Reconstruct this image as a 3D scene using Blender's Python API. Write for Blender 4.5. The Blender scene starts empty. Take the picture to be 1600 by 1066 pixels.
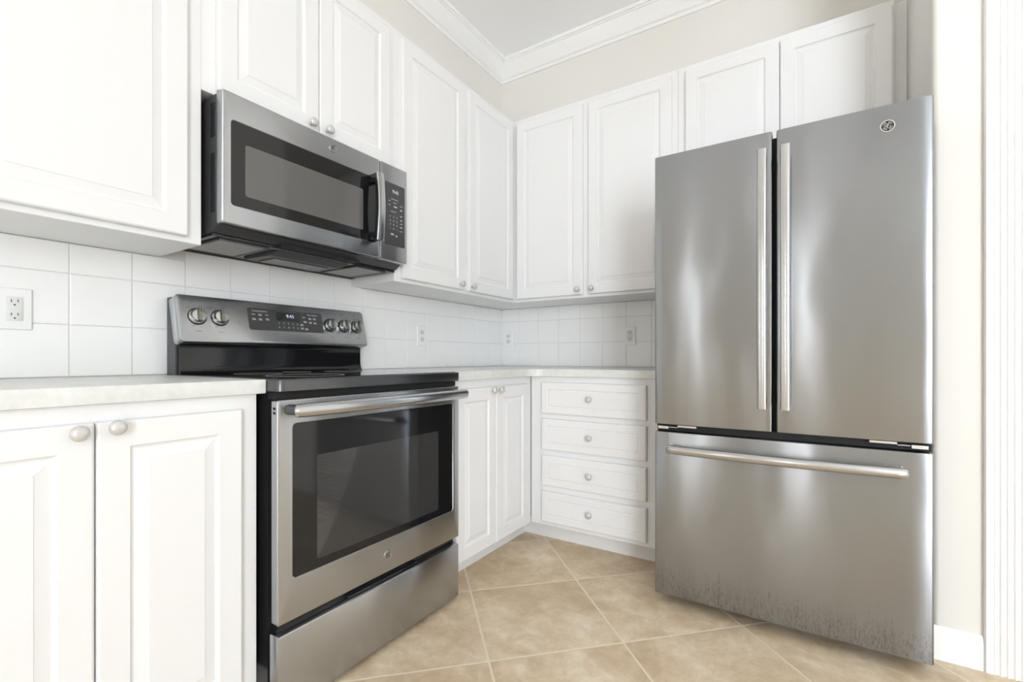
import bpy, bmesh, math, random
from mathutils import Matrix, Vector
random.seed(4)
S = bpy.context.scene
COL = S.collection
PI = math.pi

# ------------------------------------------------------------------ camera
F_PX, YAW, V0 = 729.5, 32.66, 559.06
cd = bpy.data.cameras.new('camera'); cam = bpy.data.objects.new('camera', cd); COL.objects.link(cam)
cam.location = (1.8683, -2.7742, 0.9726)
cam.rotation_euler = (PI / 2, 0, math.radians(YAW))
cd.sensor_width = 36; cd.lens = 36 * F_PX / 1600
cd.shift_y = (V0 - 533) / 1600
cd.clip_start = 0.02
S.camera = cam

# ------------------------------------------------------------------ light
S.view_settings.view_transform = 'Standard'
S.view_settings.look = 'None'
S.view_settings.gamma = 1
S.view_settings.use_curve_mapping = False
S.view_settings.exposure = 0.05
S.cycles.diffuse_bounces = 10; S.cycles.max_bounces = 14
w = bpy.data.worlds.new('daylight'); S.world = w; w.use_nodes = True
bg = w.node_tree.nodes['Background']; bg.inputs[0].default_value = (0.93, 0.96, 1.0, 1); bg.inputs[1].default_value = .3

def area(name, loc, rot, sx, sy, power, col=(1, 1, 1)):
    l = bpy.data.lights.new(name, 'AREA'); l.shape = 'RECTANGLE'; l.size = sx; l.size_y = sy
    l.energy = power; l.color = col
    o = bpy.data.objects.new(name, l); COL.objects.link(o); o.location = loc; o.rotation_euler = rot
    return o
# added fill lamps, set outside invented window openings behind the camera
area('fill_lamp_rear', (4.55, -5.75, 1.35), (PI / 2, 0, 0), 1.6, 2.3, 225, (.835, .91, 1))
area('fill_lamp_side', (5.60, -3.0, 1.40), (PI / 2, 0, PI / 2), 3.4, 2.2, 18, (.835, .91, 1))
for sx in (.54, 1.74): area('streak_lamp', (sx, -5.70, 1.35), (PI / 2, 0, 0), .09, 2.4, 8, (.97, .98, 1))  # added narrow strips, unseen, to draw vertical streaks on the refrigerator
CEIL = 3.048

# ------------------------------------------------------------------ materials
def srgb(r, g, b):
    f = lambda c: (c / 255 / 12.92) if c / 255 <= .04045 else ((c / 255 + .055) / 1.055) ** 2.4
    return (f(r), f(g), f(b), 1)

def mat(name, col, rough=.5, metal=0, **kw):
    m = bpy.data.materials.new(name); m.use_nodes = True
    b = m.node_tree.nodes['Principled BSDF']
    b.inputs['Base Color'].default_value = col if len(col) == 4 else (*col, 1)
    b.inputs['Roughness'].default_value = rough; b.inputs['Metallic'].default_value = metal
    for k, v in kw.items(): b.inputs[k.replace('_', ' ')].default_value = v
    return m

class NT:
    def __init__(s, m): s.m = m; s.t = m.node_tree; s.b = s.t.nodes['Principled BSDF']
    def n(s, t, **kw):
        x = s.t.nodes.new(t)
        for k, v in kw.items(): setattr(x, k, v)
        return x
    def l(s, a, b): s.t.links.new(a, b)
    def coords(s, scale=(1, 1, 1), rot=(0, 0, 0), loc=(0, 0, 0)):
        c = s.n('ShaderNodeTexCoord'); mp = s.n('ShaderNodeMapping')
        mp.inputs['Scale'].default_value = scale; mp.inputs['Rotation'].default_value = rot; mp.inputs['Location'].default_value = loc
        s.l(c.outputs['Object'], mp.inputs[0]); return mp.outputs[0]
    def noise(s, vec, scale, detail=3, rough=.5, dist=0):
        x = s.n('ShaderNodeTexNoise'); x.inputs['Scale'].default_value = scale; x.inputs['Detail'].default_value = detail
        x.inputs['Roughness'].default_value = rough; x.inputs['Distortion'].default_value = dist
        s.l(vec, x.inputs['Vector']); return x.outputs['Fac']
    def ramp(s, fac, stops):
        r = s.n('ShaderNodeValToRGB'); e = r.color_ramp.elements
        while len(e) < len(stops): e.new(.5)
        for i, (p, c) in enumerate(stops): e[i].position = p; e[i].color = c if len(c) == 4 else (*c, 1)
        s.l(fac, r.inputs[0]); return r.outputs['Color']
    def math(s, op, a, b=None, c=None):
        x = s.n('ShaderNodeMath', operation=op)
        for i, v in enumerate((a, b, c)):
            if v is None: continue
            if hasattr(v, 'is_linked'): s.l(v, x.inputs[i])
            else: x.inputs[i].default_value = v
        return x.outputs[0]
    def mix(s, fac, a, b):
        x = s.n('ShaderNodeMix', data_type='RGBA')
        for i, v in ((0, fac), (6, a), (7, b)):
            if hasattr(v, 'is_linked'): s.l(v, x.inputs[i])
            else: x.inputs[i].default_value = v
        return x.outputs[2]
    def bump(s, h, strength, dist, prev=None):
        x = s.n('ShaderNodeBump'); x.inputs['Strength'].default_value = strength; x.inputs['Distance'].default_value = dist
        s.l(h, x.inputs['Height'])
        if prev: s.l(prev, x.inputs['Normal'])
        s.l(x.outputs[0], s.b.inputs['Normal']); return x.outputs[0]

M = {}
def grained(name, col, rough, amp=.02, scale=(60, 60, 4), bump=.05, **kw):
    m = mat(name, col, rough, **kw); t = NT(m); v = t.coords(scale)
    f = t.noise(v, 1.0, 4)
    c = m.node_tree.nodes['Principled BSDF'].inputs['Base Color'].default_value[:]
    d = tuple(x * (1 - amp) for x in c[:3]) + (1,)
    t.l(t.mix(f, c, d), t.b.inputs['Base Color']); t.bump(f, bump, .0005)
    M[name] = m; return m
grained('white_cabinet', (.812, .815, .820, 1), .33, .015)
grained('white_trim', (.88, .88, .875, 1), .4, .01)
grained('white_knob', (.62, .615, .60, 1), .25, .03, (200, 200, 200), 0, metal=.3)
grained('outlet_white', (.88, .88, .87, 1), .3, .01, (80, 80, 80), .02)
grained('outlet_face', (.74, .735, .715, 1), .35, .01, (80, 80, 80), .02)
grained('tile_glaze', (.92, .917, .91, 1), .1, .015, (25, 25, 25), .08)
grained('grout', (.80, .795, .78, 1), .8, .1, (90, 90, 90), .3)
grained('toe_paint', (.80, .81, .82, 1), .45, .03)
grained('black_enamel', (.018, .018, .019, 1), .22, .1, (100, 100, 100), .02)
grained('black_gloss', (.010, .010, .011, 1), .07, .1, (10, 10, 10), .0)
grained('black_plastic', (.03, .03, .032, 1), .4, .1, (300, 300, 300), .2)
grained('black_matte', (.008, .008, .008, 1), .7, .1, (100, 100, 100), .1)
grained('dark_grey_plastic', (.062, .062, .065, 1), .4, .1, (100, 100, 100), .1)
grained('display_glass', (.05, .05, .052, 1), .25, .05, (10, 10, 10), 0)
grained('oven_cavity', (.24, .24, .245, 1), .45, .25, (120, 120, 120), .1)
grained('rack_chrome', (.6, .6, .6, 1), .25, .05, (40, 40, 40), 0, metal=1)
grained('chrome', (.75, .75, .75, 1), .12, .03, (40, 40, 40), 0, metal=1)
grained('nickel', (.62, .61, .59, 1), .3, .05, (80, 80, 80), 0, metal=1)
grained('grip_grey', (.30, .29, .275, 1), .3, .05, (80, 80, 80), 0, metal=1)
grained('print_white', (.55, .55, .56, 1), .5, .02, (40, 40, 40), 0)
grained('print_dark', (.10, .10, .10, 1), .5, .02, (40, 40, 40), 0)
grained('slot_dark', (.12, .11, .10, 1), .6, .02, (40, 40, 40), 0)

def emit(name, col, st):
    m = mat(name, (0, 0, 0, 1), .5); b = m.node_tree.nodes['Principled BSDF']
    b.inputs['Emission Color'].default_value = (*col, 1); b.inputs['Emission Strength'].default_value = st; M[name] = m
emit('led_digits', (.75, .85, 1), .9)

def steel(name, base, rough, warp=0, drips=False, aniso=.93, rotate=.25, grain=(240, 240, 2)):
    m = mat(name, (*base, 1), rough, 1); t = NT(m)
    g = t.noise(t.coords(grain), 1.0, 3, .6)
    lo = tuple(c * .985 for c in base) + (1,); hi = tuple(min(1, c * 1.015) for c in base) + (1,)
    colr = t.mix(g, lo, hi)
    r = t.math('MULTIPLY_ADD', g, .012, rough - .006)
    if drips:
        # etched drip marks of cleaning fluid along the foot of the drawer
        c = t.n('ShaderNodeTexCoord'); sp = t.n('ShaderNodeSeparateXYZ'); t.l(c.outputs['Object'], sp.inputs[0])
        mp = t.n('ShaderNodeMapping'); mp.inputs['Scale'].default_value = (130, 1, 22); t.l(c.outputs['Object'], mp.inputs[0])
        d1 = t.noise(mp.outputs[0], 1.0, 3, .6, 1.1)
        mp2 = t.n('ShaderNodeMapping'); mp2.inputs['Scale'].default_value = (45, 1, 0); t.l(c.outputs['Object'], mp2.inputs[0])
        hN = t.noise(mp2.outputs[0], 1.0, 5, .75)
        top = t.math('MULTIPLY_ADD', hN, .28, .045)
        depth = t.math('DIVIDE', t.math('SUBTRACT', top, sp.outputs['Z']), .12)
        cl = t.n('ShaderNodeClamp'); t.l(depth, cl.inputs[0])
        wid = t.math('MULTIPLY', cl.outputs[0], .038)
        ln = t.n('ShaderNodeMapRange', interpolation_type='SMOOTHSTEP'); ln.inputs[1].default_value = .0; ln.inputs[2].default_value = .012
        t.l(t.math('SUBTRACT', wid, t.math('ABSOLUTE', t.math('SUBTRACT', d1, .5))), ln.inputs[0])
        colr = t.mix(t.math('MULTIPLY', ln.outputs[0], .62), colr, (.15, .15, .16, 1))
        colr = t.mix(t.math('MULTIPLY', cl.outputs[0], .10), colr, (.22, .23, .26, 1))
    t.l(colr, t.b.inputs['Base Color']); t.l(r, t.b.inputs['Roughness'])
    t.b.inputs['Anisotropic'].default_value = aniso; t.b.inputs['Anisotropic Rotation'].default_value = rotate
    tg = t.n('ShaderNodeTangent', direction_type='RADIAL', axis='Z'); t.l(tg.outputs[0], t.b.inputs['Tangent'])
    nb = None
    if warp: t.bump(t.noise(t.coords((1, 1, .45)), 5.5, 1, .4), 1.0, warp, nb)
    M[name] = m; return m
steel('steel_fridge', (.345, .358, .376), .25, warp=.004)
steel('steel_drawer', (.345, .358, .376), .25, warp=.004, drips=True)
steel('steel_range', (.46, .47, .485), .27, warp=.002)
steel('steel_handle', (.54, .545, .55), .22, aniso=.3)
steel('steel_dark', (.13, .13, .132), .30, aniso=.4)

def glassy(name, tint, film, filmcol):
    """dark appliance glass: part see-through, part printed dot film, glossy on top"""
    m = bpy.data.materials.new(name); m.use_nodes = True; t = m.node_tree; t.nodes.remove(t.nodes['Principled BSDF'])
    out = t.nodes['Material Output']
    tr = t.nodes.new('ShaderNodeBsdfTransparent'); tr.inputs[0].default_value = (*tint, 1)
    df = t.nodes.new('ShaderNodeBsdfDiffuse'); df.inputs[0].default_value = (*filmcol, 1)
    mx = t.nodes.new('ShaderNodeMixShader'); mx.inputs[0].default_value = film
    gl = t.nodes.new('ShaderNodeBsdfGlossy'); gl.inputs['Roughness'].default_value = .03
    fr = t.nodes.new('ShaderNodeFresnel'); fr.inputs[0].default_value = 1.55
    m2 = t.nodes.new('ShaderNodeMixShader')
    L = t.links.new; L(tr.outputs[0], mx.inputs[1]); L(df.outputs[0], mx.inputs[2]); L(fr.outputs[0], m2.inputs[0])
    L(mx.outputs[0], m2.inputs[1]); L(gl.outputs[0], m2.inputs[2]); L(m2.outputs[0], out.inputs[0]); M[name] = m
glassy('oven_glass', (.75, .75, .76), .30, (.13, .13, .13))
glassy('microwave_glass', (.5, .5, .5), .7, (.17, .165, .16))

def wall_mat(name, col):
    m = mat(name, col, .75); t = NT(m); f = t.noise(t.coords(), 220, 3); g = t.noise(t.coords(), 1.3, 2)
    c2 = tuple(x * .97 for x in col[:3]) + (1,)
    t.l(t.mix(g, col, c2), t.b.inputs['Base Color']); t.bump(f, .12, .001); M[name] = m
wall_mat('wall_paint', (.785, .770, .730, 1))
wall_mat('ceiling_paint', (.925, .935, .955, 1))

def floor_mat():
    m = mat('floor_tile', (.5, .4, .3, 1), .35); t = NT(m); T = .4645
    ang = math.radians(45); cx, cy = 1.0, -.9
    c = t.n('ShaderNodeTexCoord'); sp = t.n('ShaderNodeSeparateXYZ'); t.l(c.outputs['Object'], sp.inputs[0])
    dx = t.math('SUBTRACT', sp.outputs[0], cx); dy = t.math('SUBTRACT', sp.outputs[1], cy); q = .70711 / T
    u = t.math('MULTIPLY', t.math('ADD', dx, dy), q); v = t.math('MULTIPLY', t.math('SUBTRACT', dx, dy), q)
    def edge(a):
        f = t.math('FRACT', t.math('ADD', a, 100.0)); return t.math('MINIMUM', f, t.math('SUBTRACT', 1.0, f))
    wob = t.math('MULTIPLY', t.math('SUBTRACT', t.noise(t.coords(), 60, 2), .5), .004)
    e = t.math('ADD', t.math('MINIMUM', edge(u), edge(v)), wob)
    gr = t.n('ShaderNodeMapRange', interpolation_type='SMOOTHSTEP'); gr.inputs[1].default_value = .006; gr.inputs[2].default_value = .011; t.l(e, gr.inputs[0])
    cell = t.n('ShaderNodeCombineXYZ'); t.l(t.math('FLOOR', t.math('ADD', u, 100.0)), cell.inputs[0]); t.l(t.math('FLOOR', t.math('ADD', v, 100.0)), cell.inputs[1])
    wn = t.n('ShaderNodeTexWhiteNoise', noise_dimensions='2D'); t.l(cell.outputs[0], wn.inputs['Vector'])
    off = t.n('ShaderNodeVectorMath', operation='MULTIPLY_ADD'); t.l(wn.outputs['Color'], off.inputs[0]); off.inputs[1].default_value = (9, 9, 9); t.l(c.outputs['Object'], off.inputs[2])
    n1 = t.noise(off.outputs[0], 3.0, 6, .62, .8); n2 = t.noise(off.outputs[0], 14, 7, .7, .6)
    nn = t.math('ADD', t.math('MULTIPLY', n1, .55), t.math('MULTIPLY', n2, .45))
    col = t.ramp(nn, [(.36, srgb(188, 165, 133)), (.46, srgb(204, 183, 153)), (.53, srgb(216, 197, 169)), (.64, srgb(233, 219, 197))])
    tone = t.mix(t.math('MULTIPLY', wn.outputs['Value'], .12), col, srgb(188, 160, 120))
    t.l(t.mix(gr.outputs[0], srgb(230, 216, 194), tone), t.b.inputs['Base Color'])
    t.l(t.math('MULTIPLY_ADD', n2, .25, .28), t.b.inputs['Roughness'])
    nb = t.bump(gr.outputs[0], .5, .0012); t.bump(n2, .15, .002, nb); M['floor_tile'] = m
floor_mat()

def counter_mat():
    m = mat('laminate', srgb(230, 232, 228), .32); t = NT(m)
    a = t.noise(t.coords(), 45, 6, .7); b = t.noise(t.coords(), 9, 3, .6)
    c = t.ramp(t.math('ADD', t.math('MULTIPLY', a, .5), t.math('MULTIPLY', b, .5)), [(.38, (.655, .68, .66)), (.5, (.715, .73, .71)), (.62, (.775, .78, .77))])
    t.l(c, t.b.inputs['Base Color']); M['laminate'] = m
counter_mat()

def mesh_filter_mat():
    m = mat('grease_filter', (.3, .3, .29, 1), .45, .15); t = NT(m)
    w1 = t.n('ShaderNodeTexWave', bands_direction='X'); w1.inputs['Scale'].default_value = 55; w1.inputs['Distortion'].default_value = 1.5
    w2 = t.n('ShaderNodeTexWave', bands_direction='Y'); w2.inputs['Scale'].default_value = 55; w2.inputs['Distortion'].default_value = 1.5
    v = t.coords(); t.l(v, w1.inputs[0]); t.l(v, w2.inputs[0])
    h = t.math('MULTIPLY', w1.outputs['Fac'], w2.outputs['Fac'])
    t.l(t.ramp(h, [(.05, (.14, .14, .14)), (.35, (.8, .79, .76))]), t.b.inputs['Base Color']); t.bump(h, .8, .002); M['grease_filter'] = m
mesh_filter_mat()

# ------------------------------------------------------------------ geometry helpers
def link(name, bm, m, parent=None, smooth=False, ms=None):
    bmesh.ops.remove_doubles(bm, verts=bm.verts, dist=1e-6)
    bmesh.ops.recalc_face_normals(bm, faces=bm.faces)
    me = bpy.data.meshes.new(name); bm.to_mesh(me); bm.free()
    o = bpy.data.objects.new(name, me); COL.objects.link(o)
    me.materials.append(M[m] if isinstance(m, str) else m)
    if parent: o.parent = parent
    if smooth:
        for p in me.polygons: p.use_smooth = True
        me.set_sharp_from_angle(angle=math.radians(35))
    return o

def tag(o, label, cat, group=None):
    o['label'] = label; o['category'] = cat
    if group: o['group'] = group
    return o
def struct(o): o['kind'] = 'structure'; return o
def thing(name, label, cat, loc=(0, 0, 0), rz=0, group=None):
    o = bpy.data.objects.new(name, None); COL.objects.link(o); o.location = loc; o.rotation_euler = (0, 0, rz)
    return tag(o, label, cat, group)

def box(bm, x0, x1, y0, y1, z0, z1, bev=0, seg=2):
    r = bmesh.ops.create_cube(bm, size=1)
    vs = r['verts']
    for v in vs: v.co = Vector(((x0 + x1) / 2 + v.co.x * (x1 - x0), (y0 + y1) / 2 + v.co.y * (y1 - y0), (z0 + z1) / 2 + v.co.z * (z1 - z0)))
    if bev:
        es = {e for v in vs for e in v.link_edges}
        bmesh.ops.bevel(bm, geom=list(es), offset=bev, segments=seg, profile=.5, affect='EDGES')
    return bm
def B(*a, **k): return box(bmesh.new(), *a, **k)

def rrect(x0, z0, x1, z1, r, n=4):
    """rounded rectangle, counter-clockwise, 4*(n+1) points (x, z)"""
    r = max(r, 1e-5); pts = []
    for cx, cz, a0 in ((x1 - r, z1 - r, 0), (x0 + r, z1 - r, 90), (x0 + r, z0 + r, 180), (x1 - r, z0 + r, 270)):
        for i in range(n + 1):
            a = math.radians(a0 + 90 * i / n); pts.append((cx + r * math.cos(a), cz + r * math.sin(a)))
    return pts

def loft(bm, rings, cap0=True, cap1=True, closed=True):
    rows = [[bm.verts.new(p) for p in ring] for ring in rings]
    n = len(rows[0])
    for a, b in zip(rows, rows[1:]):
        for i in range(n if closed else n - 1):
            j = (i + 1) % n
            try: bm.faces.new((a[i], a[j], b[j], b[i]))
            except ValueError: pass
    if cap0: bm.faces.new(rows[0])
    if cap1: bm.faces.new(list(reversed(rows[-1])))
    return bm

def plate(bm, x0, z0, x1, z1, steps, r=.002, n=3, Mx=None, cap0=True, cap1=True):
    """concentric rounded rectangles: steps = [(inset, y, radius or None)]"""
    rings = []
    for s in steps:
        ins, y = s[0], s[1]; rr = s[2] if len(s) > 2 else max(r - ins, .0003)
        ring = [Vector((x, y, z)) for x, z in rrect(x0 + ins, z0 + ins, x1 - ins, z1 - ins, rr, n)]
        if Mx: ring = [Mx @ p for p in ring]
        rings.append(ring)
    return loft(bm, rings, cap0, cap1)

def frame_plate(bm, x0, z0, x1, z1, hole, y_back, y_front, r=.006, rh=.012, lip=.002, n=5):
    hx0, hz0, hx1, hz1 = hole
    def ring(a, y, rad): return [Vector((x, y, z)) for x, z in rrect(*a, rad, n)]
    o = (x0, z0, x1, z1); oi = (x0 + lip, z0 + lip, x1 - lip, z1 - lip)
    hh = (hx0, hz0, hx1, hz1); hi = (hx0 + lip, hz0 + lip, hx1 - lip, hz1 - lip)
    return loft(bm, [ring(hi, y_back, rh), ring(o, y_back, r), ring(o, y_front + lip, r), ring(oi, y_front + lip * .25, r), ring((x0 + 2 * lip, z0 + 2 * lip, x1 - 2 * lip, z1 - 2 * lip), y_front, r),
                     ring(hh, y_front, rh), ring(hi, y_front + lip, rh), ring(hi, y_back, rh)], False, False)

def tube(bm, path, rad, n=10, squash=None):
    """rad number or list; squash = (a, b) half axes in the two directions across the path"""
    P = [Vector(p) for p in path]; rings = []
    prev = None
    for i, p in enumerate(P):
        t = (P[min(i + 1, len(P) - 1)] - P[max(i - 1, 0)]).normalized()
        up = Vector((0, 0, 1)) if abs(t.z) < .8 else Vector((0, 1, 0))
        u = up.cross(t).normalized(); v = t.cross(u).normalized()
        r = rad[i] if isinstance(rad, (list, tuple)) else rad
        a, b = (r, r) if not squash else (squash[0] * r, squash[1] * r)
        rings.append([p + u * a * math.cos(2 * PI * k / n) + v * b * math.sin(2 * PI * k / n) for k in range(n)])
    return loft(bm, rings)

def lathe(bm, prof, n=24, Mx=None):
    """prof: list of (radius, height) around local z"""
    rings = [[Vector((r * math.cos(2 * PI * k / n), r * math.sin(2 * PI * k / n), h)) for k in range(n)] for r, h in prof]
    if Mx: rings = [[Mx @ p for p in ring] for ring in rings]
    return loft(bm, rings)

def bar_section(bm, path, w, d, up, r=.006, n=3):
    """rounded rectangular bar: w across `up`, d the other way"""
    P = [Vector(p) for p in path]; rings = []; up = Vector(up)
    for i, p in enumerate(P):
        t = (P[min(i + 1, len(P) - 1)] - P[max(i - 1, 0)]).normalized()
        u = up; v = t.cross(u).normalized()
        rings.append([p + u * a + v * b for a, b in rrect(-w / 2, -d / 2, w / 2, d / 2, r, n)])
    return loft(bm, rings)

def text(name, s, size, Mx, m, parent, ext=.0003, align='CENTER', shear=0, xs=1):
    c = bpy.data.curves.new(name, 'FONT'); c.body = s; c.size = size; c.extrude = ext; c.align_x = align; c.align_y = 'CENTER'; c.shear = shear
    o = bpy.data.objects.new(name, c); me = bpy.data.meshes.new_from_object(o); bpy.data.objects.remove(o)
    me.transform(Mx @ Matrix.Diagonal((xs, 1, 1, 1)))
    me.materials.clear(); me.materials.append(M[m])
    o = bpy.data.objects.new(name, me); COL.objects.link(o); o.parent = parent; return o
# text lies in its xy-plane; this turns it upright facing -y at (x, y, z)
def upright(x, y, z): return Matrix.Translation((x, y, z)) @ Matrix.Rotation(PI / 2, 4, 'X')

def emblem(name, x, y, z, r, parent, ringm='chrome', facem='black_gloss', Mx=None):
    """round badge with two curled script letters inside a ring of four flourishes; facing -y"""
    T = Mx or upright(x, y, z)
    bm = bmesh.new(); lathe(bm, [(r, 0), (r, .0016), (r * .95, .003), (r * .84, .003), (r * .80, .0018), (0.0001, .0018)], 32, T)
    o = link(name, bm, ringm, parent, True)
    bm = bmesh.new(); lathe(bm, [(r * .79, .0017), (r * .79, .0021), (.0001, .0021)], 32, T)
    f = link('badge_face', bm, facem, o)
    bm = bmesh.new(); zc = .0024; k = r * .058
    def stroke(pts, rad=k): tube(bm, [T @ Vector((px * r, py * r, zc)) for px, py in pts], rad, 6)
    def arc(cx, cy, ra, a0, a1, n=12, rb=None):
        rb = rb or ra
        return [(cx + ra * math.cos(math.radians(a0 + (a1 - a0) * i / n)), cy + rb * math.sin(math.radians(a0 + (a1 - a0) * i / n))) for i in range(n + 1)]
    stroke(arc(-.19, .22, .15, -60, 230) + arc(-.26, -.20, .17, 60, 300, 12, .20) + [(-.10, -.05), (-.02, .12)])
    stroke(arc(.20, .24, .15, -20, 250) + arc(.18, -.17, .21, 120, 420, 14, .20))
    for q in range(4):
        a = 90 * q + 20
        stroke(arc(0, 0, .64, a, a + 52, 8) + [(.50 * math.cos(math.radians(a + 62)), .50 * math.sin(math.radians(a + 62)))], k * .8)
    link('script_letters', bm, 'nickel' if facem != 'nickel' else 'steel_dark', o, True)
    return o

# ------------------------------------------------------------------ room shell
XR, XE, YF, YR = 2.2, 5.45, -.755, -5.6
b = B(-.12, XE + .12, YR - .12, .12, -.1, 0); struct(link('floor', b, 'floor_tile'))
b = B(-.12, XE + .12, YR - .12, .12, CEIL, CEIL + .1); struct(link('ceiling', b, 'ceiling_paint'))
b = B(-.12, 0, YR - .12, .12, 0, CEIL); struct(link('wall_left', b, 'wall_paint'))
b = B(0, XR, 0, .12, 0, CEIL); struct(link('wall_back', b, 'wall_paint'))
# right-hand wall: pier with bullnose corner beside the refrigerator, doorway, then on to the far side
DX0, DX1, DZ = 2.412, 3.23, 2.04
bm = bmesh.new(); R = .019
pts = [(XR, .12)] + [(XR + R - R * math.cos(math.radians(a)), YF + R - R * math.sin(math.radians(a))) for a in range(0, 91, 15)] + [(DX0, YF), (DX0, .12)]
loft(bm, [[Vector((x, y, z)) for x, y in pts] for z in (0, CEIL)])
box(bm, DX0, DX1, YF, YF + .12, DZ, CEIL); box(bm, DX1, XE, YF, YF + .12, 0, CEIL)
struct(link('wall_right', bm, 'wall_paint', None, True))
def wall_with_openings(name, ax, at, thick, lo, hi, openings):
    bm = bmesh.new()
    def put(a, b_, c, d):
        if ax == 'y': box(bm, a, b_, at - thick, at, c, d)
        else: box(bm, at, at + thick, a, b_, c, d)
    x = lo
    for w0, w1, z0, z1 in openings:
        put(x, w0, 0, CEIL); put(w0, w1, 0, z0); put(w0, w1, z1, CEIL); x = w1
    put(x, hi, 0, CEIL)
    return struct(link(name, bm, 'wall_paint'))
wall_with_openings('wall_rear', 'y', YR, .12, 0, XE, [(.495, .585, .12, 2.55), (1.695, 1.785, .12, 2.55), (3.78, 5.32, .25, 2.45)])  # slits for the added streak strips, wide opening for the rear fill lamp
wall_with_openings('wall_side', 'x', XE, .12, YR - .12, YF + .12, [(-4.65, -1.35, .35, 2.45)])  # invented opening for the side fill lamp
bm = bmesh.new()
for x in (3.78, 4.53, 5.28): box(bm, x, x + .04, YR - .09, YR - .03, .25, 2.45)
for z in (.25, 2.41): box(bm, 3.78, 5.32, YR - .09, YR - .03, z, z + .04)
struct(link('added_window_1', bm, 'white_trim'))  # invented frame, out of view, in front of the rear fill lamp
bm = bmesh.new()
for y in (-4.65, -3.57, -2.47, -1.39): box(bm, XE + .03, XE + .09, y, y + .04, .35, 2.45)
for z in (.35, 1.4, 2.41): box(bm, XE + .03, XE + .09, -4.65, -1.35, z, z + .04)
struct(link('added_window_2', bm, 'white_trim'))  # invented frame, out of view, in front of the side fill lamp

def sweep(bm, path, prof, closed=False):
    """horizontal mitred sweep: prof = [(out, z)], `out` to the right of the walking direction"""
    P = [Vector((x, y)) for x, y in path]; n = len(P); rows = []
    for i, p in enumerate(P):
        a = P[i - 1] if (closed or i > 0) else None; c = P[(i + 1) % n] if (closed or i < n - 1) else None
        d1 = (p - a).normalized() if a is not None else (c - p).normalized(); d2 = (c - p).normalized() if c is not None else d1
        n1 = Vector((d1.y, -d1.x)); n2 = Vector((d2.y, -d2.x)); m = (n1 + n2) / (1 + n1.dot(n2))
        rows.append([Vector((p.x + m.x * o, p.y + m.y * o, z)) for o, z in prof])
    if closed: rows.append(rows[0])
    return loft(bm, rows, not closed, not closed)
LOOP = [(0, YR), (0, 0), (XR, 0), (XR, YF), (XE, YF), (XE, YR)]
c0, c1 = 2.921, CEIL
crown = [(0, c0), (.010, c0), (.014, c0 + .006), (.014, c0 + .016), (.020, c0 + .020), (.024, c0 + .028), (.026, c0 + .022), (.034, c0 + .040), (.044, c0 + .052), (.056, c0 + .070), (.066, c0 + .090), (.070, c0 + .098), (.076, c0 + .100), (.080, c0 + .106), (.088, c0 + .108), (.088, c1), (0, c1)]
bm = bmesh.new(); sweep(bm, LOOP, crown, True); struct(link('trim_1', bm, 'white_trim', None, True))
bp = [(0, 0), (.014, 0), (.014, .080), (.012, .088), (.012, .092), (.008, .100), (.004, .106), (0, .106)]
bm = bmesh.new(); sweep(bm, [(XR, -.02), (XR, YF), (2.318, YF)], bp); struct(link('baseboard_right', bm, 'white_trim', None, True))
bm = bmesh.new(); sweep(bm, [(3.325, YF), (XE, YF), (XE, YR), (0, YR), (0, -3.6)], bp); struct(link('baseboard_rear', bm, 'white_trim', None, True))
# fluted casing round the doorway
def fluted(w=.092):
    pr = [(0, 0), (0, .012), (.003, .017), (.016, .018), (.020, .0165)]
    x = .021
    for k in range(4):
        pr += [(x, .018), (x + .0025, .0145), (x + .007, .0125), (x + .0115, .0145), (x + .014, .018)]; x += .0155
    return [p for p in pr if p[0] < w - .006] + [(w - .004, .018), (w, .014), (w, 0)]
bm = bmesh.new(); fl = fluted()
loft(bm, [[Vector((2.320 + a, YF - d, z)) for a, d in fl] for z in (0, DZ + .09)])
loft(bm, [[Vector((DX1 - .002 + a, YF - d, z)) for a, d in fl] for z in (0, DZ + .09)])
loft(bm, [[Vector((x, YF - d, DZ + a)) for a, d in fl] for x in (2.412, DX1 - .002)])
struct(link('trim_2', bm, 'white_trim'))
bm = bmesh.new()
for x0, x1 in ((DX0, DX0 + .012), (DX1 - .012, DX1)): box(bm, x0, x1, YF + .001, YF + .12, 0, DZ)
box(bm, DX0, DX1, YF + .001, YF + .12, DZ - .012, DZ - .0)
struct(link('trim_3', bm, 'white_trim'))
# door with raised panels
bm = bmesh.new(); dx0, dx1 = DX0 + .014, DX1 - .014; dw = dx1 - dx0
y0 = YF + .006
cols = [(dx0 + .11, dx0 + dw / 2 - .045), (dx0 + dw / 2 + .045, dx1 - .11)]
rows_ = [(.22, .82), (.98, 1.58), (1.70, 1.93)]
box(bm, dx0, dx1, y0 + .008, y0 + .035, .008, DZ - .014)
xs = [dx0, cols[0][0], cols[0][1], cols[1][0], cols[1][1], dx1]
for a, b_ in ((dx0, cols[0][0]), (cols[0][1], cols[1][0]), (cols[1][1], dx1)): box(bm, a, b_, y0, y0 + .009, .008, DZ - .014)
for a, b_ in cols:
    for z0, z1 in ((.008, .22), (.82, .98), (1.58, 1.70), (1.93, DZ - .014)): box(bm, a, b_, y0, y0 + .009, z0, z1)
    for z0, z1 in rows_: plate(bm, a, z0, b_, z1, [(.02, y0 + .0085), (.045, y0 + .001)], .001, 1)
d1 = struct(link('door_1', bm, 'white_trim'))
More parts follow.
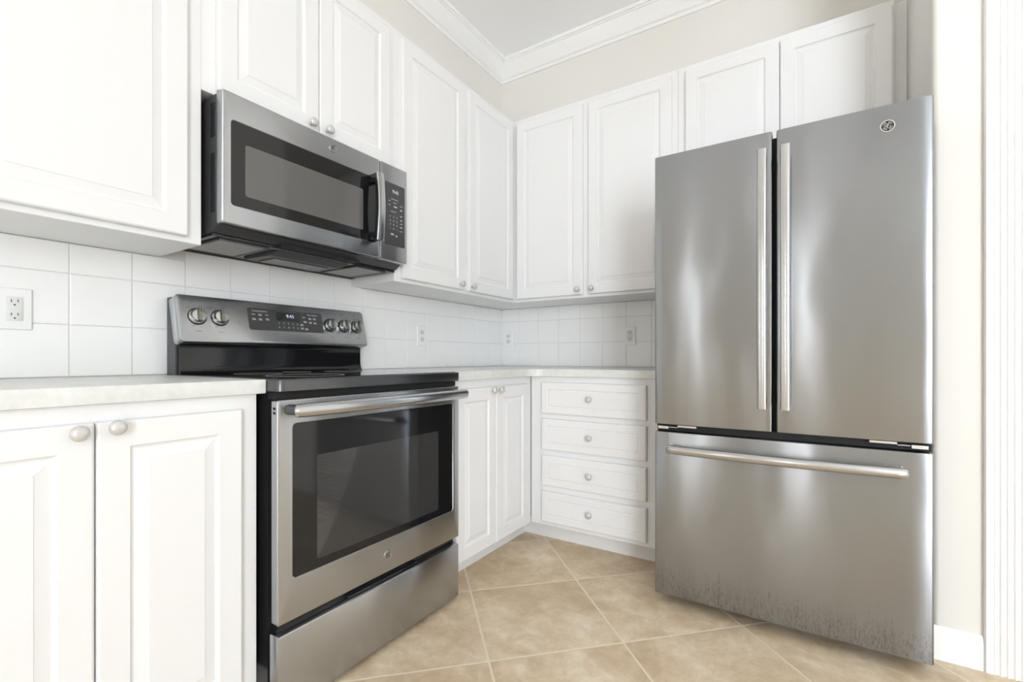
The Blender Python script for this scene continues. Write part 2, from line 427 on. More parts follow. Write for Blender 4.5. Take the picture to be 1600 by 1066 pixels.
for z in (.93, .22, 1.82):
    bm = bmesh.new(); lathe(bm, [(.0001, -.045), (.004, -.045), (.0065, -.042), (.0065, .042), (.004, .045), (.0001, .045)], 12, Matrix.Translation((DX0 + .006, YF - .006, z)))
    for k in (-.025, 0, .025): box(bm, DX0 + .0115, DX0 + .019, YF - .002, YF + .005, z - .044, z + .044) if k == 0 else None
    link('door_hinge', bm, 'nickel', d1, True)
bm = bmesh.new(); T = Matrix.Translation((dx1 - .07, y0, .95)) @ Matrix.Rotation(PI / 2, 4, 'X')
lathe(bm, [(.033, 0), (.033, .006), (.012, .010), (.012, .035), (.027, .045), (.027, .062), (.0001, .068)], 24, T); link('door_knob', bm, 'nickel', d1, True)
t = thing('added_uplight', 'added white bowl uplight, out of view, brightening the kitchen ceiling', 'light', (2.25, -1.85, CEIL))  # unseen pendant added to throw light onto the ceiling
bm = bmesh.new(); lathe(bm, [(.06, -.0005), (.06, -.02), (.008, -.03), (.008, -.78), (.02, -.80), (.0001, -.80)], 20); link('stem', bm, 'nickel', t, True)
bm = bmesh.new(); lathe(bm, [(.21, -.72), (.215, -.72), (.19, -.78), (.13, -.825), (.05, -.845), (.0001, -.85), (.0001, -.84), (.05, -.835), (.125, -.815), (.185, -.772)], 32); link('bowl', bm, 'white_trim', t, True)
l = bpy.data.lights.new('added_uplight_lamp', 'AREA'); l.shape = 'DISK'; l.size = .3; l.energy = 25; l.color = (.86, .93, 1)
lo = bpy.data.objects.new('added_uplight_lamp', l); COL.objects.link(lo); lo.parent = t; lo.location = (0, 0, -.74); lo.rotation_euler = (PI, 0, 0)

# ------------------------------------------------------------------ tiled backsplash
def tiles(name, label, wallv, length, zc, skip_to, z1, off=0.0, hood=None):
    """local x along the wall, y into it; individual glazed tiles pressed on a bed of grout"""
    t = thing(name, label, 'backsplash', *wallv)
    P = .1535; g = .0022; top = z1
    link('grout_bed', B(0, length, -.0045, -.0005, zc, top), 'grout', t)
    bm = bmesh.new(); zs = [.914 + .0025, 1.0715, 1.2245, 1.3775]
    if hood: link('grout_bed', B(hood[0], hood[1], -.0045, -.0005, top, hood[2]), 'grout', t)
    x = off - P
    while x < length:
        a, c = max(x + g / 2, 0), min(x + P - g / 2, length)
        if c - a > .004:
            for z0, z1_ in zip(zs, zs[1:]):
                tt = hood[2] if hood and a > hood[0] - .01 and c < hood[1] + .1 else top
                h = min(z1_ - g, tt)
                if h - z0 > .004:
                    ry = random.uniform(-.00025, .00025)
                    plate(bm, a, z0, c, h, [(0, -.0045), (0, -.0068), (.0006, -.0078), (.002, -.0082 + ry)], .001, 1, None, False)
        x += P
    link('tile', bm, 'tile_glaze', t)['kind'] = 'stuff'
    return t
L0 = -3.45
lenA = -L0
offA = ((-2.315) - L0) % .1535
tiles('tile_backsplash', 'white square glazed tiles on the wall behind the range and under the left cabinets', ((0, L0, 0), PI / 2), lenA - .0085, .914, 0, 1.3135, offA, (-2.086 - L0, -1.3065 - L0, 1.349))
tiles('tile_backsplash', 'white square glazed tiles on the back wall between drawer cabinet and upper cabinets', ((0, 0, 0), 0), 1.34, .914, 0, 1.3135, .0)
# ------------------------------------------------------------------ cabinets
DT = .0195
def door(name, x0, z0, x1, z1, yb, parent, kind='door', fr=.056):
    """routed door or drawer front; back face at yb, front at yb-DT"""
    f = yb - DT; bm = bmesh.new()
    if kind == 'door':
        st = [(0, yb), (0, f + .005), (.0015, f + .002), (.005, f), (fr, f), (fr + .0015, f + .003), (fr + .005, f + .0065), (fr + .009, f + .0075), (fr + .033, f + .0022), (fr + .0345, f + .0006)]
    else:
        st = [(0, yb), (0, f + .006), (.002, f + .0025), (.007, f), (.036, f), (.0385, f + .003), (.041, f + .003), (.044, f + .0005)]
    plate(bm, x0, z0, x1, z1, st, .003, 2)
    return link(name, bm, 'white_cabinet', parent)
def knob(x, y, z, parent):
    T = Matrix.Translation((x, y, z)) @ Matrix.Rotation(PI / 2, 4, 'X')
    bm = bmesh.new(); lathe(bm, [(.009, 0), (.0075, .003), (.0058, .008), (.0065, .012), (.0125, .016), (.0160, .020), (.0162, .023), (.0145, .027), (.0100, .0300), (.0050, .0313), (.0001, .0317)], 24, T)
    return link('knob', bm, 'white_knob', parent, True)
def cabinet(name, label, wallv, W, D, z0, z1, doors, cat='cabinet', group=None, toe=None, body_x=(0, None), toe_x=None, drawers=False):
    """doors: (x0, x1, z0, z1, knob_x, knob_z)"""
    t = thing(name, label, cat, *wallv, group)
    bx1 = body_x[1] if body_x[1] is not None else W
    link('cabinet_body', B(body_x[0], bx1, -D, -.010, z0, z1, bev=.0015, seg=1), 'white_cabinet', t)
    if toe:
        a, b_ = toe_x or (body_x[0], bx1)
        link('toe_kick', B(a, b_, -toe, -toe + .016, 0, z0), 'toe_paint', t)
    for i, (x0, x1, a, b_, kx, kz) in enumerate(doors):
        d = door('drawer' if drawers else 'door', x0, a, x1, b_, -D - .0008, t, 'drawer' if drawers else 'door')
        if kx is not None: knob(kx, -D - .0008 - DT + (.0015 if drawers else 0), kz, d)
    return t
UZ0, UZ1 = 1.3144, 2.4424
UD, UDB = .3048, .3177
dz0, dz1 = 1.331, 2.412
yA = -3.00
cabinet('wall_cabinet', 'tall white upper cabinet left of the microwave, above the tiled wall with the left outlet', ((0, yA, 0), PI / 2), .912, UD, UZ0, UZ1,
        [(-2.595 - yA, -2.13 - yA, dz0, dz1, -2.56 - yA, 1.36), (.03, -2.600 - yA, dz0, dz1, -2.64 - yA, 1.36)])
yB = -2.0875
cabinet('wall_cabinet', 'short white two-door upper cabinet directly above the microwave', ((0, yB, 0), PI / 2), -1.3055 - yB, UD, 1.79, UZ1,
        [(-2.048 - yB, -1.697 - yB, 1.803, dz1, -1.733 - yB, 1.831), (-1.694 - yB, -1.345 - yB, 1.803, dz1, -1.664 - yB, 1.831)])
yC = -1.305
cabinet('wall_cabinet', 'tall white two-door upper cabinet between the microwave and the inner corner', ((0, yC, 0), PI / 2), -.320 - yC, UD, UZ0, UZ1,
        [(-1.272 - yC, -.826 - yC, dz0, dz1, -.868 - yC, 1.357), (-.789 - yC, -.350 - yC, dz0, dz1, -.768 - yC, 1.357)])
cabinet('wall_cabinet', 'tall white two-door upper cabinet on the back wall left of the refrigerator', ((0, 0, 0), 0), 1.2975, UDB, UZ0, UZ1,
        [(.338, .778, dz0, dz1, .752, 1.360), (.812, 1.268, dz0, dz1, .838, 1.360)], body_x=(.009, None))
cabinet('wall_cabinet', 'white two-door upper cabinet above the stainless refrigerator', ((1.2985, 0, 0), 0), .857, UDB, 1.83, UZ1,
        [(.038, .4475, 1.845, dz1, .415, 1.87), (.450, .850, 1.845, dz1, .48, 1.87)])
link('filler_strip', B(.8575, .9005, -.285, -.267, 1.83, UZ1), 'toe_paint', bpy.data.objects['wall_cabinet.004'])
BD, BT = .6075, .8755
bz0, bz1 = .106, .838
yE = -2.77
cabinet('base_cabinet', 'white base cabinet left of the range with two round pale knobs under the left countertop', ((0, yE, 0), PI / 2), -2.085 - yE, BD, .095, BT,
        [(-2.7275 - yE, -2.4285 - yE, bz0, bz1, -2.458 - yE, .822), (-2.4255 - yE, -2.131 - yE, bz0, bz1, -2.397 - yE, .826)], toe=.52)
cabinet('base_cabinet', 'white base cabinet furthest left, next along from the range side', ((0, L0, 0), PI / 2), .6785, BD, .095, BT,
        [(.03, .338, bz0, bz1, .30, .82), (.341, .649, bz0, bz1, .375, .82)], toe=.52)
yF = -1.3055
cabinet('base_cabinet', 'white base cabinet in the corner right of the range with two doors and paired knobs', ((0, yF, 0), PI / 2), -.6205 - yF, BD, .095, BT,
        [(-1.268 - yF, -.9745 - yF, bz0, bz1, -1.012 - yF, .822), (-.9715 - yF, -.676 - yF, bz0, bz1, -.954 - yF, .822)],)
dr = [(.679, 1.231, a, b_, .953, (a + b_) / 2 + .004) for a, b_ in ((.681, .845), (.493, .655), (.306, .465), (.117, .277))]
cabinet('drawer_cabinet', 'white base cabinet with four stacked drawers between the corner and the refrigerator', ((0, 0, 0), 0), 1.29, .6185, .095, BT, dr, body_x=(.6085, None), drawers=True)

bm = bmesh.new()
tp = [(.5205, -1.305), (.5205, -.5345), (1.29, -.5345), (1.29, -.5185), (.5045, -.5185), (.5045, -1.305)]
loft(bm, [[Vector((x, y, z)) for x, y in tp] for z in (0, .0945)])
tag(link('toe_board', bm, 'toe_paint'), 'white recessed toe board turning the corner at the floor under the corner and drawer cabinets', 'toe kick')
# ------------------------------------------------------------------ countertops
def slab(name, poly, z0, z1, label):
    bm = bmesh.new(); r = .004
    loft(bm, [[Vector((x, y, z)) for x, y in poly] for z in (z0, z1)])
    es = [e for e in bm.edges if abs(e.verts[0].co.z - e.verts[1].co.z) < 1e-6]
    bmesh.ops.bevel(bm, geom=es, offset=.0025, segments=2, profile=.5, affect='EDGES')
    return tag(link(name, bm, 'laminate', None, True), label, 'countertop')
slab('countertop', [(.010, L0), (.628, L0), (.628, -2.0715), (.010, -2.0715)], .876, .914, 'pale speckled laminate countertop left of the range')
ri = .10; xc, yc = .6285, -.639
arc = [(xc + ri - ri * math.cos(math.radians(a)), yc - ri + ri * math.sin(math.radians(a))) for a in range(0, 91, 10)]
slab('countertop', [(.010, -1.3075), (xc, -1.3075)] + arc + [(1.33, yc), (1.33, -.010), (.010, -.010)], .876, .914, 'pale L-shaped laminate countertop wrapping the corner between range and refrigerator')

# ------------------------------------------------------------------ outlets
def outlet(label, wallv, zc, gfci=False, w=.070, h=.114):
    t = thing('wall_outlet', label, 'outlet', (wallv[0][0], wallv[0][1], zc), wallv[1])
    bm = bmesh.new(); plate(bm, -w / 2, -h / 2, w / 2, h / 2, [(0, -.0085), (0, -.011), (.003, -.0135)], .003, 2); link('cover_plate', bm, 'outlet_white', t, True)
    bm = bmesh.new()
    if gfci: plate(bm, -.0168, -.0335, .0168, .0335, [(0, -.0130), (0, -.0145), (.001, -.0150)], .002, 2)
    else:
        for s in (-1, 1): plate(bm, -.0165, s * .0195 - .014, .0165, s * .0195 + .014, [(0, -.0130), (0, -.0145), (.001, -.0150)], .010, 4)
    link('receptacle', bm, 'outlet_face', t, True)
    for s in (-1, 1):
        zc_ = s * .0185 + .003
        link('slot', B(-.0075, -.0053, -.0153, -.0149, zc_ - .004, zc_ + .004), 'slot_dark', t)
        link('slot', B(.0053, .0075, -.0153, -.0149, zc_ - .003, zc_ + .004), 'slot_dark', t)
        link('ground_hole', lathe(bmesh.new(), [(.0025, -.0001), (.0025, .0003)], 10, upright(0, -.015, zc_ - .0105)), 'slot_dark', t)
    return t
outlet('white wall outlet with grey receptacle at far left above the left countertop', ((0, -2.4295, 0), PI / 2), 1.108, True, .072, .116)
outlet('white wall outlet on the left wall between range and corner', ((0, -.825, 0), PI / 2), 1.096)
outlet('white wall outlet on the back wall close to the inner corner', ((.068, 0, 0), 0), 1.106)
outlet('white wall outlet on the back wall next to the refrigerator', ((.945, 0, 0), 0), 1.105, True, .072)

# ------------------------------------------------------------------ range
W = .757
rg = thing('kitchen_range', 'freestanding stainless and black electric range with glass cooktop and oven door', 'range', (0, -2.067, 0), PI / 2)
bm = bmesh.new(); n4 = 2
def rr3(a, y, r=.002, n=3): return [Vector((x, y, z)) for x, z in rrect(*a, r, n)]
cav = (.10, .345, .657, .775)
loft(bm, [rr3((.004, .035, W - .004, .872), -.03), rr3((.004, .035, W - .004, .872), -.622), rr3(cav, -.634, .02), rr3(cav, -.16, .02)])
link('range_body', bm, 'black_enamel', rg)
bm = bmesh.new(); c2 = tuple(v + s for v, s in zip(cav, (.001, .001, -.001, -.001)))
loft(bm, [rr3(c2, -.632, .02), rr3(c2, -.162, .02)], False, True); link('oven_liner', bm, 'oven_cavity', rg)
for z in (.47, .60):
    bm = bmesh.new()
    for y in (-.60, -.18): tube(bm, [(.105, y, z), (.652, y, z)], .0035, 8)
    for k in range(15): tube(bm, [(.118 + k * .0372, -.60, z), (.118 + k * .0372, -.18, z)], .002, 6)
    for x in (.105, .652): tube(bm, [(x, -.60, z), (x, -.18, z)], .003, 6)
    link('oven_rack', bm, 'rack_chrome', rg, True)
# oven door
win = (.042, .3665, .721, .794)
bm = bmesh.new(); frame_plate(bm, .000, .256, W, .858, win, -.648, -.6762, .005, .012, .0022)
od = link('oven_door', bm, 'steel_range', rg, True)
inn = (.119, .394, .636, .694)
def ring3(a, y, r): return [Vector((x, y, z)) for x, z in rrect(*a, r, 5)]
bm = bmesh.new(); wi = (win[0] + .0015, win[1] + .0015, win[2] - .0015, win[3] - .0015)
loft(bm, [ring3(wi, -.660, .012), ring3(wi, -.6745, .012), ring3(inn, -.6745, .006), ring3(inn, -.660, .006), ring3(wi, -.660, .012)], False, False)
link('door_glass', bm, 'black_gloss', od)
bm = bmesh.new(); loft(bm, [ring3(inn, -.668, .006), ring3(inn, -.6743, .006)]); link('window_pane', bm, 'oven_glass', od)
bm = bmesh.new()
for z in (.836, .824): plate(bm, -.0003, z - .003, .0003, z + .003, [(0, -.654), (0, -.668)], .0002, 1)
bm2 = bmesh.new()
for z in (.836, .824): box(bm2, -.0006, .0008, -.666, -.656, z - .0035, z + .0035)
bm.free(); link('vent_slots', bm2, 'black_matte', od)
bm = bmesh.new()
hx0, hx1, hz, hy = .018, .739, .832, -.728
pth = []; N = 24
for i in range(N + 1):
    f = i / N; x = hx0 + (hx1 - hx0) * f; pth.append((x, hy - .014 * math.sin(PI * f), hz))
rad = [.55] + [1.0] * (N - 1) + [.55]
pth.insert(1, (hx0 + .003, hy - .002, hz)); rad.insert(1, .92); pth.insert(-1, (hx1 - .003, hy - .002, hz)); rad.insert(-1, .92)
tube(bm, pth, rad, 20, (.0125, .0185))
hd = link('handle', bm, 'steel_handle', od, True)
for x in (.036, .721): link('handle_mount', plate(bmesh.new(), x - .012, hz - .014, x + .012, hz + .014, [(0, -.6765), (.001, -.718)], .006, 3), 'black_plastic', hd, True)
emblem('logo_badge', .383, -.6758, .313, .0165, od, 'steel_handle', 'nickel')
# slot between door and cooktop
link('vent_trim', B(.006, W - .006, -.662, -.03, .8595, .8785), 'black_matte', rg)
# cooktop
bm = bmesh.new(); r = .018
cx0, cx1 = -.0025, W + .0025
top = lambda ins, z: [Vector((x, y, z)) for x, y in rrect(cx0 + ins, -.683 + ins, cx1 - ins, -.045 - ins, max(r - ins, .004), 5)]
loft(bm, [top(.004, .8795), top(0, .8825), top(0, .9105), top(.002, .9135), top(.007, .9145), top(.012, .9137)])
ck = link('cooktop', bm, 'steel_dark', rg, True)
bm = bmesh.new(); tg = lambda ins, z: [Vector((x, y, z)) for x, y in rrect(cx0 + .013 + ins, -.670 + ins, cx1 - .013 - ins, -.095 - ins, .01, 5)]
loft(bm, [tg(0, .9138), tg(0, .9158), tg(.001, .9163)]); gl = link('cooktop_glass', bm, 'black_gloss', ck)
for x, y, rr in ((.20, -.50, .115), (.56, -.50, .09), (.20, -.22, .075), (.56, -.22, .075), (.38, -.17, .05)):
    bm = bmesh.new(); lathe(bm, [(rr - .0015, .91625), (rr - .0015, .9165), (rr + .0015, .9165), (rr + .0015, .91625), (rr - .0015, .91625)], 48, Matrix.Translation((x, y, 0)))
    link('burner_ring', bm, 'print_white', gl)
# backguard
bm = bmesh.new()
prof = [(-.012, .900), (-.075, .900), (-.075, 1.024), (-.060, 1.178), (-.012, 1.178)]
loft(bm, [[Vector((x, y, z)) for y, z in prof] for x in (.001, W - .001)]); bgd = link('backguard', bm, 'dark_grey_plastic', rg)
bm = bmesh.new()
prof = [(-.0755, .9165), (-.105, .9165), (-.098, .921), (-.093, .930), (-.090, .945), (-.0885, 1.005), (-.090, 1.014), (-.096, 1.0185), (-.0755, 1.0185)]
loft(bm, [[Vector((x, y, z)) for y, z in prof] for x in (.006, W - .006)]); link('lower_panel', bm, 'black_gloss', rg, True)
A_ = Vector((0, -.128, 1.026)); w_ = Vector((0, .043, .164)).normalized(); nrm = Vector((0, -.164, .043)).normalized()
TF = Matrix(((1, 0, 0, 0), (0, -nrm.y, w_.y, A_.y), (0, -nrm.z, w_.z, A_.z), (0, 0, 0, 1)))   # local x, y = -outward, z = up the slope
bm = bmesh.new()
plate(bm, -.006, 0, W + .006, .1665, [(.002, .048), (0, .046, .014), (0, .004, .014), (.0015, .001, .013), (.004, 0, .011)], .014, 5, TF)
fas = link('control_panel', bm, 'steel_range', rg, True)
def on(x, h): return TF @ Matrix.Translation((x, -.0004, h)) @ Matrix.Rotation(PI / 2, 4, 'X')
bm = bmesh.new(); plate(bm, .226, .053, .540, .139, [(0, .001), (0, -.0006), (.0005, -.0010)], .008, 4, TF); dp = link('display_panel', bm, 'display_glass', fas)
bm = bmesh.new(); plate(bm, .336, .096, .437, .130, [(0, -.0005), (0, -.0014)], .001, 2, TF); link('display_window', bm, 'black_gloss', dp)
OT = lambda x, h: on(x, h) @ Matrix.Translation((0, 0, .0014))
def digits(name, s, size, T, parent): return text(name, s, size, T, 'led_digits', parent, .0001)
digits('clock_digits', '9:43', .019, OT(.394, .115), dp)
text('printed_text', 'Cooking Options', .0085, OT(.272, .128), 'print_white', dp, .0001)
text('printed_text', 'Oven Options', .0085, OT(.495, .128), 'print_white', dp, .0001)
for i in range(5):
    text('printed_text', '12345'[i], .0095, OT(.343 + i * .0195, .084), 'print_white', dp, .0001)
    text('printed_text', '67890'[i], .0095, OT(.343 + i * .0195, .068), 'print_white', dp, .0001)
bm = bmesh.new()
def dash(x, h, ww=.012, lines=1):
    for k in range(lines): plate(bm, x - ww / 2, h - .0011 - k * .0042, x + ww / 2, h + .0011 - k * .0042, [(0, -.0009), (0, -.0012)], .0003, 1, TF)
for x, h, n in ((.247, .114, 1), (.272, .115, 2), (.298, .114, 1), (.247, .097, 2), (.272, .097, 2), (.299, .099, 2), (.455, .116, 1), (.482, .114, 2), (.503, .114, 2), (.458, .099, 2), (.482, .097, 2), (.503, .096, 2), (.441, .085, 2), (.441, .070, 2), (.460, .068, 2)): dash(x, h, .013, n)
link('button_legend', bm, 'print_white', dp)
bm = bmesh.new()
def dark_dash(x, h, ww, hh=.0012): plate(bm, x - ww / 2, h - hh / 2, x + ww / 2, h + hh / 2, [(0, .0002), (0, -.0003)], .0002, 1, TF)
KN = [(.054, .090), (.126, .090), (.578, .090), (.650, .090), (.717, .090)]
for i, (x, h) in enumerate(KN):
    dark_dash(x, h - .052, .018); dark_dash(x - .006, h + .037, .009); dark_dash(x + .014, h + .038, .008)
    dark_dash(x - .016, h - .036, .004); dark_dash(x + .010, h - .037, .004)
    if i in (0, 1): dark_dash(x - .025, h + .033, .008)
    lathe(bm, [(.0018, 0), (.0018, .0006), (.0001, .0007)], 10, on(x - .012 if i < 2 else x - .004, h + .053))
lathe(bm, [(.0018, 0), (.0018, .0006), (.0001, .0007)], 10, on(.192, .080)); dark_dash(.192, .071, .010)
link('printed_legend', bm, 'print_dark', fas)
for x, h in KN:
    bm = bmesh.new(); T = on(x, h)
    lathe(bm, [(.0275, 0), (.0275, .004), (.0255, .0065), (.0235, .007), (.0225, .018), (.0215, .020), (.0195, .0205), (.0001, .0195)], 32, T)
    kb = link('control_knob', bm, 'steel_handle', fas, True)
    bm = bmesh.new(); G = T @ Matrix.Rotation(math.radians(-6), 4, 'Z')
    R4 = G @ Matrix.Rotation(-PI / 2, 4, 'X')
    # tapered finger bar across the face
    rings = [[G @ Vector((a, b_ , z)) for a, b_ in rrect(-ww, -hh, ww, hh + .003, .003, 3)] for ww, hh, z in ((.0065, .0215, .017), (.0062, .0215, .026), (.0048, .0205, .0285))]
    loft(bm, rings); link('finger_grip', bm, 'grip_grey', kb, True)
    bm = bmesh.new(); loft(bm, [[G @ Vector((a, b_, z)) for a, b_ in rrect(-.0009, .008, .0009, .0215, .0004, 1)] for z in (.0284, .0288)]); link('pointer_mark', bm, 'black_matte', kb)
    bm = bmesh.new(); lathe(bm, [(.0300, -.0001), (.0300, .0012), (.0270, .0014), (.0001, .0014)], 32, T); link('knob_skirt', bm, 'black_plastic', kb)
# storage drawer
bm = bmesh.new()
gx0, gx1 = .0, W
plate(bm, 0, .0165, W, .227, [(0, -.640), (0, -.670, .004), (.0015, -.6745, .004), (.004, -.6762, .003)], .004, 3)
sd = link('storage_drawer', bm, 'steel_range', rg, True)
link('drawer_gap_panel', B(.012, W - .012, -.655, -.632, .2275, .2545), 'black_gloss', rg)
bm = bmesh.new(); tube(bm, [(.23, -.662, .2325), (.26, -.668, .2335), (.38, -.670, .2335), (.50, -.668, .2335), (.53, -.662, .2325)], .0042, 10); link('drawer_grip', bm, 'black_gloss', sd, True)
for x, y in ((.03, -.60), (W - .03, -.60), (.03, -.08), (W - .03, -.08)):
    bm = bmesh.new(); lathe(bm, [(.014, 0), (.014, .010), (.008, .012), (.008, .036)], 12, Matrix.Translation((x, y, 0))); link('levelling_foot', bm, 'black_plastic', rg)

# ------------------------------------------------------------------ microwave
mw = thing('microwave', 'stainless over-the-range microwave mounted between the upper cabinets above the range', 'microwave', (0, -2.065, 0), PI / 2)
ZB, ZT = 1.380, 1.781
bm = bmesh.new()
prof = [(-.012, 1.356), (-.315, 1.360), (-.345, 1.379), (-.345, 1.778), (-.012, 1.778)]
loft(bm, [[Vector((x, y, z)) for y, z in prof] for x in (.002, W - .002)])
body = link('microwave_body', bm, 'dark_grey_plastic', mw)
bm = bmesh.new()
for z0, z1 in ((1.42, 1.60), (1.65, 1.755)):
    box(bm, .0005, .003, -.334, -.322, z0, z1, bev=.001); box(bm, .0, .0045, -.321, -.312, z0, z1)
lathe(bm, [(.006, 0), (.005, .003), (.0001, .0035)], 12, Matrix.Translation((.002, -.330, 1.735)) @ Matrix.Rotation(-PI / 2, 4, 'Y'))
link('side_rib', bm, 'black_matte', mw)
XS = .6065
mwin = (.024, 1.437, .590, 1.700)
bm = bmesh.new(); frame_plate(bm, 0, ZB, XS, ZT, mwin, -.349, -.3836, .007, .010, .0025)
md = link('microwave_door', bm, 'steel_range', mw, True)
mi = (.068, 1.476, .523, 1.637)
bm = bmesh.new(); wi = (mwin[0] + .0015, mwin[1] + .0015, mwin[2] - .0015, mwin[3] - .0015)
loft(bm, [ring3(wi, -.372, .010), ring3(wi, -.3822, .010), ring3(mi, -.3822, .008), ring3(mi, -.372, .008), ring3(wi, -.372, .010)], False, False)
link('door_glass', bm, 'black_gloss', md)
bm = bmesh.new(); loft(bm, [ring3(mi, -.3780, .008), ring3(mi, -.3820, .008)]); link('window_pane', bm, 'microwave_glass', md)
link('inner_screen', B(.05, .54, -.371, -.3605, 1.46, 1.655), 'oven_cavity', md)
# handle: bowed steel strap on a black spine
hx = .566; bm = bmesh.new(); zz0, zz1 = 1.438, 1.706; N = 14
bar_section(bm, [(hx, -.430 - .010 * math.sin(PI * i / N), zz0 + (zz1 - zz0) * i / N) for i in range(N + 1)], .034, .009, (1, 0, 0), .003)
mh = link('handle', bm, 'steel_handle', md, True)
bm = bmesh.new()
bar_section(bm, [(hx, -.419 - .010 * math.sin(PI * i / N), zz0 + .003 + (zz1 - zz0 - .006) * i / N) for i in range(N + 1)], .030, .014, (1, 0, 0), .002)
for z0, z1 in ((zz0 + .003, zz0 + .035), (zz1 - .035, zz1 - .003)): box(bm, hx - .015, hx + .015, -.416, -.3838, z0, z1, bev=.003)
link('handle_spine', bm, 'black_gloss', mh, True)
emblem('logo_badge', .384, -.3834, 1.747, .0165, md, 'steel_handle', 'nickel')
# control section
bm = bmesh.new(); plate(bm, XS + .0018, ZB, W, ZT, [(0, -.349), (0, -.3810), (.001, -.3830), (.003, -.3836)], .005, 3)
cp = link('control_section', bm, 'steel_range', mw, True)
bm = bmesh.new(); plate(bm, .632, 1.445, .7435, 1.706, [(0, -.383), (0, -.3845), (.0006, -.3850)], .006, 4); cg = link('keypad_glass', bm, 'display_glass', cp)
text('clock_digits', '9:43', .020, upright(.690, -.3852, 1.672), 'led_digits', cg, .0001)
bm = bmesh.new()
def mdash(x, z, ww, hh=.002): plate(bm, x - ww / 2, z - hh / 2, x + ww / 2, z + hh / 2, [(0, -.3849), (0, -.3853)], .0003, 1)
mdash(.685, 1.640, .040); mdash(.656, 1.630, .012); mdash(.686, 1.626, .018); mdash(.722, 1.620, .016)
mdash(.656, 1.613, .012); mdash(.690, 1.610, .018, .005); mdash(.722, 1.603, .010, .005); mdash(.678, 1.588, .030)
mdash(.722, 1.577, .010, .004); mdash(.722, 1.560, .010, .004); mdash(.722, 1.545, .016); mdash(.722, 1.530, .014, .004); mdash(.722, 1.513, .016)
mdash(.672, 1.492, .016, .006); mdash(.696, 1.488, .010, .006)
link('button_legend', bm, 'print_white', cg)
bm = bmesh.new()
for r_ in range(4):
    for c_ in range(3): plate(bm, .655 + c_ * .0185, 1.560 - r_ * .0165, .667 + c_ * .0185, 1.571 - r_ * .0165, [(0, -.3849), (0, -.3853)], .002, 2)
link('number_key', bm, 'dark_grey_plastic', cg)
for r_ in range(4):
    for c_ in range(3):
        s = ['123', '456', '789', ' 0 '][r_][c_]
        if s != ' ': text('printed_text', s, .010, upright(.661 + c_ * .0185, -.3854, 1.5655 - r_ * .0165), 'print_white', cg, .0001)
# underside
def under(bm, x0, x1, y0, y1, z0, z1, **k): return box(bm, x0, x1, y0, y1, z0, z1, **k)
link('bottom_panel', B(.004, W - .004, -.312, -.020, 1.350, 1.3585, bev=.001), 'black_enamel', mw)
link('rear_flange', B(-.008, W + .004, -.036, -.0095, 1.349, 1.3575), 'black_matte', mw)
for x0, x1 in ((.035, .185), (.560, .705)):
    bm = bmesh.new(); box(bm, x0, x1, -.295, -.075, 1.3455, 1.3495, bev=.001); f_ = link('grease_filter', bm, 'grease_filter', mw)
    bm = bmesh.new()
    for a, b_, c_, d_ in ((x0 - .006, x0, -.300, -.07), (x1, x1 + .006, -.300, -.07), (x0 - .006, x1 + .006, -.301, -.295), (x0 - .006, x1 + .006, -.075, -.069)): box(bm, a, b_, c_, d_, 1.3440, 1.3495)
    link('filter_frame', bm, 'dark_grey_plastic', f_)
bm = bmesh.new(); plate_pts = [(-.302, 1.3495), (-.300, 1.3495), (-.245, 1.3370), (-.080, 1.3410), (-.070, 1.3495)]
loft(bm, [[Vector((x, y, z)) for y, z in plate_pts] for x in (.225, .520)]); lc = link('lamp_cover', bm, 'dark_grey_plastic', mw)
link('lamp_lens', B(.26, .485, -.215, -.11, 1.3350, 1.3385, bev=.001), 'display_glass', lc)
link('vent_grille', B(.21, .535, -.342, -.304, 1.3520, 1.3640), 'black_matte', mw)

# ------------------------------------------------------------------ refrigerator
FW = .833; FY = -.913
fr = thing('refrigerator', 'stainless steel French-door refrigerator with bottom freezer drawer and bar handles', 'refrigerator', (1.346, 0, 0), 0)
link('refrigerator_body', B(.004, FW - .004, -.835, -.06, .030, 1.742, bev=.004), 'dark_grey_plastic', fr)
link('door_gasket', B(.012, FW - .012, -.848, -.8355, .06, 1.735), 'black_matte', fr)
def convex_door(name, x0, x1, z0, z1, m, sag=.001):
    bm = bmesh.new(); nx = 16; yb = -.849; rc = .006
    # cross-section along x swept in z, crowned front
    def section(ins, z):
        pts = [Vector((x0 + ins, yb, z)), ]
        front = []
        for i in range(5):
            a = math.radians(90 * i / 4); front.append((x0 + ins + rc - rc * math.cos(a), FY + rc - rc * math.sin(a) + ins))
        for i in range(1, nx):
            f = i / nx; front.append((x0 + rc + (x1 - x0 - 2 * rc) * f, FY + ins))
        for i in range(5):
            a = math.radians(90 - 90 * i / 4); front.append((x1 - ins - rc + rc * math.cos(a), FY + rc - rc * math.sin(a) + ins))
        out = []
        for x, y in front:
            f = (x - x0) / (x1 - x0); out.append(Vector((x, y + sag * (1 - 4 * f * (1 - f)), z)))
        return pts + out + [Vector((x1 - ins, yb, z))]
    loft(bm, [section(.003, z0), section(.0008, z0 + .0012), section(0, z0 + .004), section(0, z1 - .004), section(.0008, z1 - .0012), section(.003, z1)])
    return link(name, bm, m, fr, True)
dl = convex_door('door', 0, .4075, .712, 1.7645, 'steel_fridge')
drr = convex_door('door', .4200, FW, .712, 1.7645, 'steel_fridge')
fz = convex_door('freezer_drawer', 0, FW, .046, .683, 'steel_drawer')
link('hinge_cover', B(.01, .09, -.86, -.77, 1.7425, 1.762, bev=.004), 'dark_grey_plastic', fr)
link('hinge_cover', B(FW - .09, FW - .01, -.86, -.77, 1.7425, 1.762, bev=.004), 'dark_grey_plastic', fr)
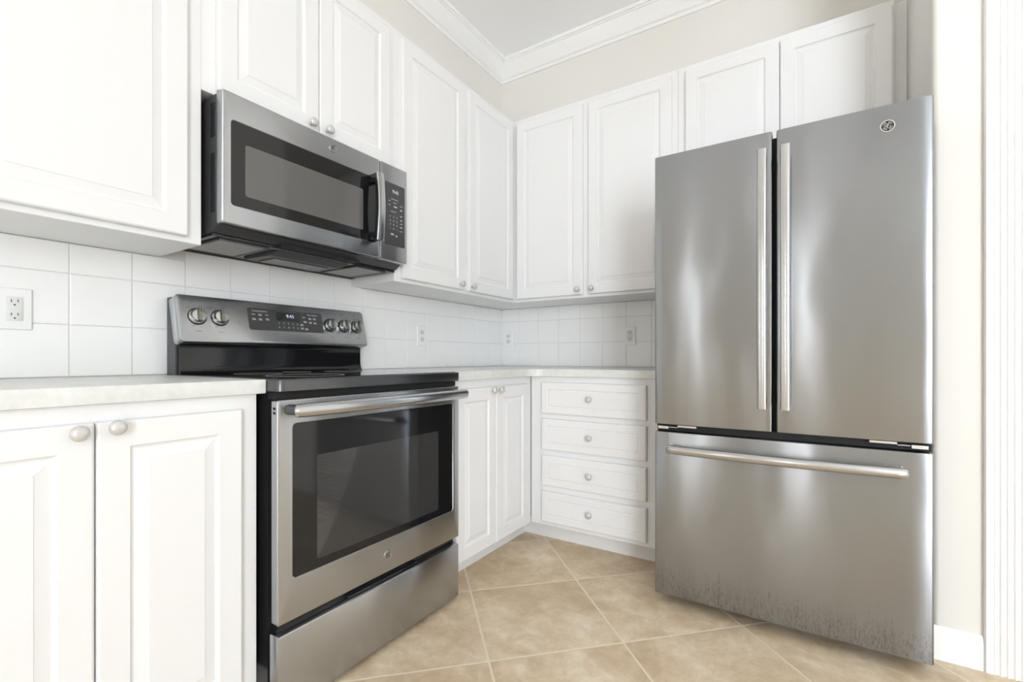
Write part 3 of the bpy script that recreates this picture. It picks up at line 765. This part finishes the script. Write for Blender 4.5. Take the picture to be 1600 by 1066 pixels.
def vhandle(x, parent):
    bm = bmesh.new(); z0, z1 = .796, 1.690; N = 30; P = []
    for i in range(N + 1):
        f = i / N; P.append((x, -.954 - .016 * math.sin(PI * f), z0 + (z1 - z0) * f))
    bar_section(bm, P, .030, .018, (1, 0, 0), .0075, 4)
    h = link('handle', bm, 'steel_handle', parent, True)
    for z in (z0 + .022, z1 - .022): link('handle_mount', plate(bmesh.new(), x - .011, z - .018, x + .011, z + .018, [(0, FY + .002), (0, -.950)], .006, 3), 'steel_handle', h, True)
vhandle(1.7255 - 1.346, dl); vhandle(1.7945 - 1.346, drr)
bm = bmesh.new(); x0, x1 = .058, .764; N = 30; P = []
for i in range(N + 1):
    f = i / N; P.append((x0 + (x1 - x0) * f, -.958 - .016 * math.sin(PI * f), .624 + .0))
rd = [.8] + [1] * (N - 1) + [.8]; P.insert(1, (x0 + .003, -.959, .624)); rd.insert(1, .96); P.insert(-1, (x1 - .003, -.959, .624)); rd.insert(-1, .96)
tube(bm, P, rd, 20, (.013, .0165)); h = link('handle', bm, 'steel_handle', fz, True)
for x in (x0 + .03, x1 - .03): link('handle_mount', plate(bmesh.new(), x - .016, .611, x + .016, .637, [(0, FY + .002), (0, -.955)], .006, 3), 'steel_handle', h, True)
emblem('logo_badge', 2.069 - 1.346, FY + .0022, 1.697, .0195, drr, 'chrome', 'black_gloss')
# dark gap parts between doors and drawer
link('mullion_strip', B(.395, .432, -.862, -.8495, .70, 1.757), 'black_matte', fr)
link('drawer_gap', B(.002, FW - .002, -.880, -.8495, .6845, .7105), 'black_matte', fr)
for s in (0, 1):
    bm = bmesh.new()
    def bx(a, b_, *r): box(bm, *( (a, b_) if not s else (FW - b_, FW - a)), *r, bev=.001, seg=1)
    bx(.012, .052, -.908, -.884, .6935, .7055); bx(.052, .085, -.900, -.884, .6985, .7025); bx(.085, .155, -.905, -.884, .7020, .7105)
    link('hinge_bracket', bm, 'nickel', fr)
link('base_grille', B(.01, FW - .01, -.770, -.740, .006, .0295), 'black_plastic', fr)
for x, y in ((.07, -.70), (FW - .07, -.70), (.07, -.12), (FW - .07, -.12)):
    bm = bmesh.new(); lathe(bm, [(.02, 0), (.02, .012), (.01, .014), (.01, .031)], 14, Matrix.Translation((x, y, 0))); link('levelling_foot', bm, 'black_plastic', fr)
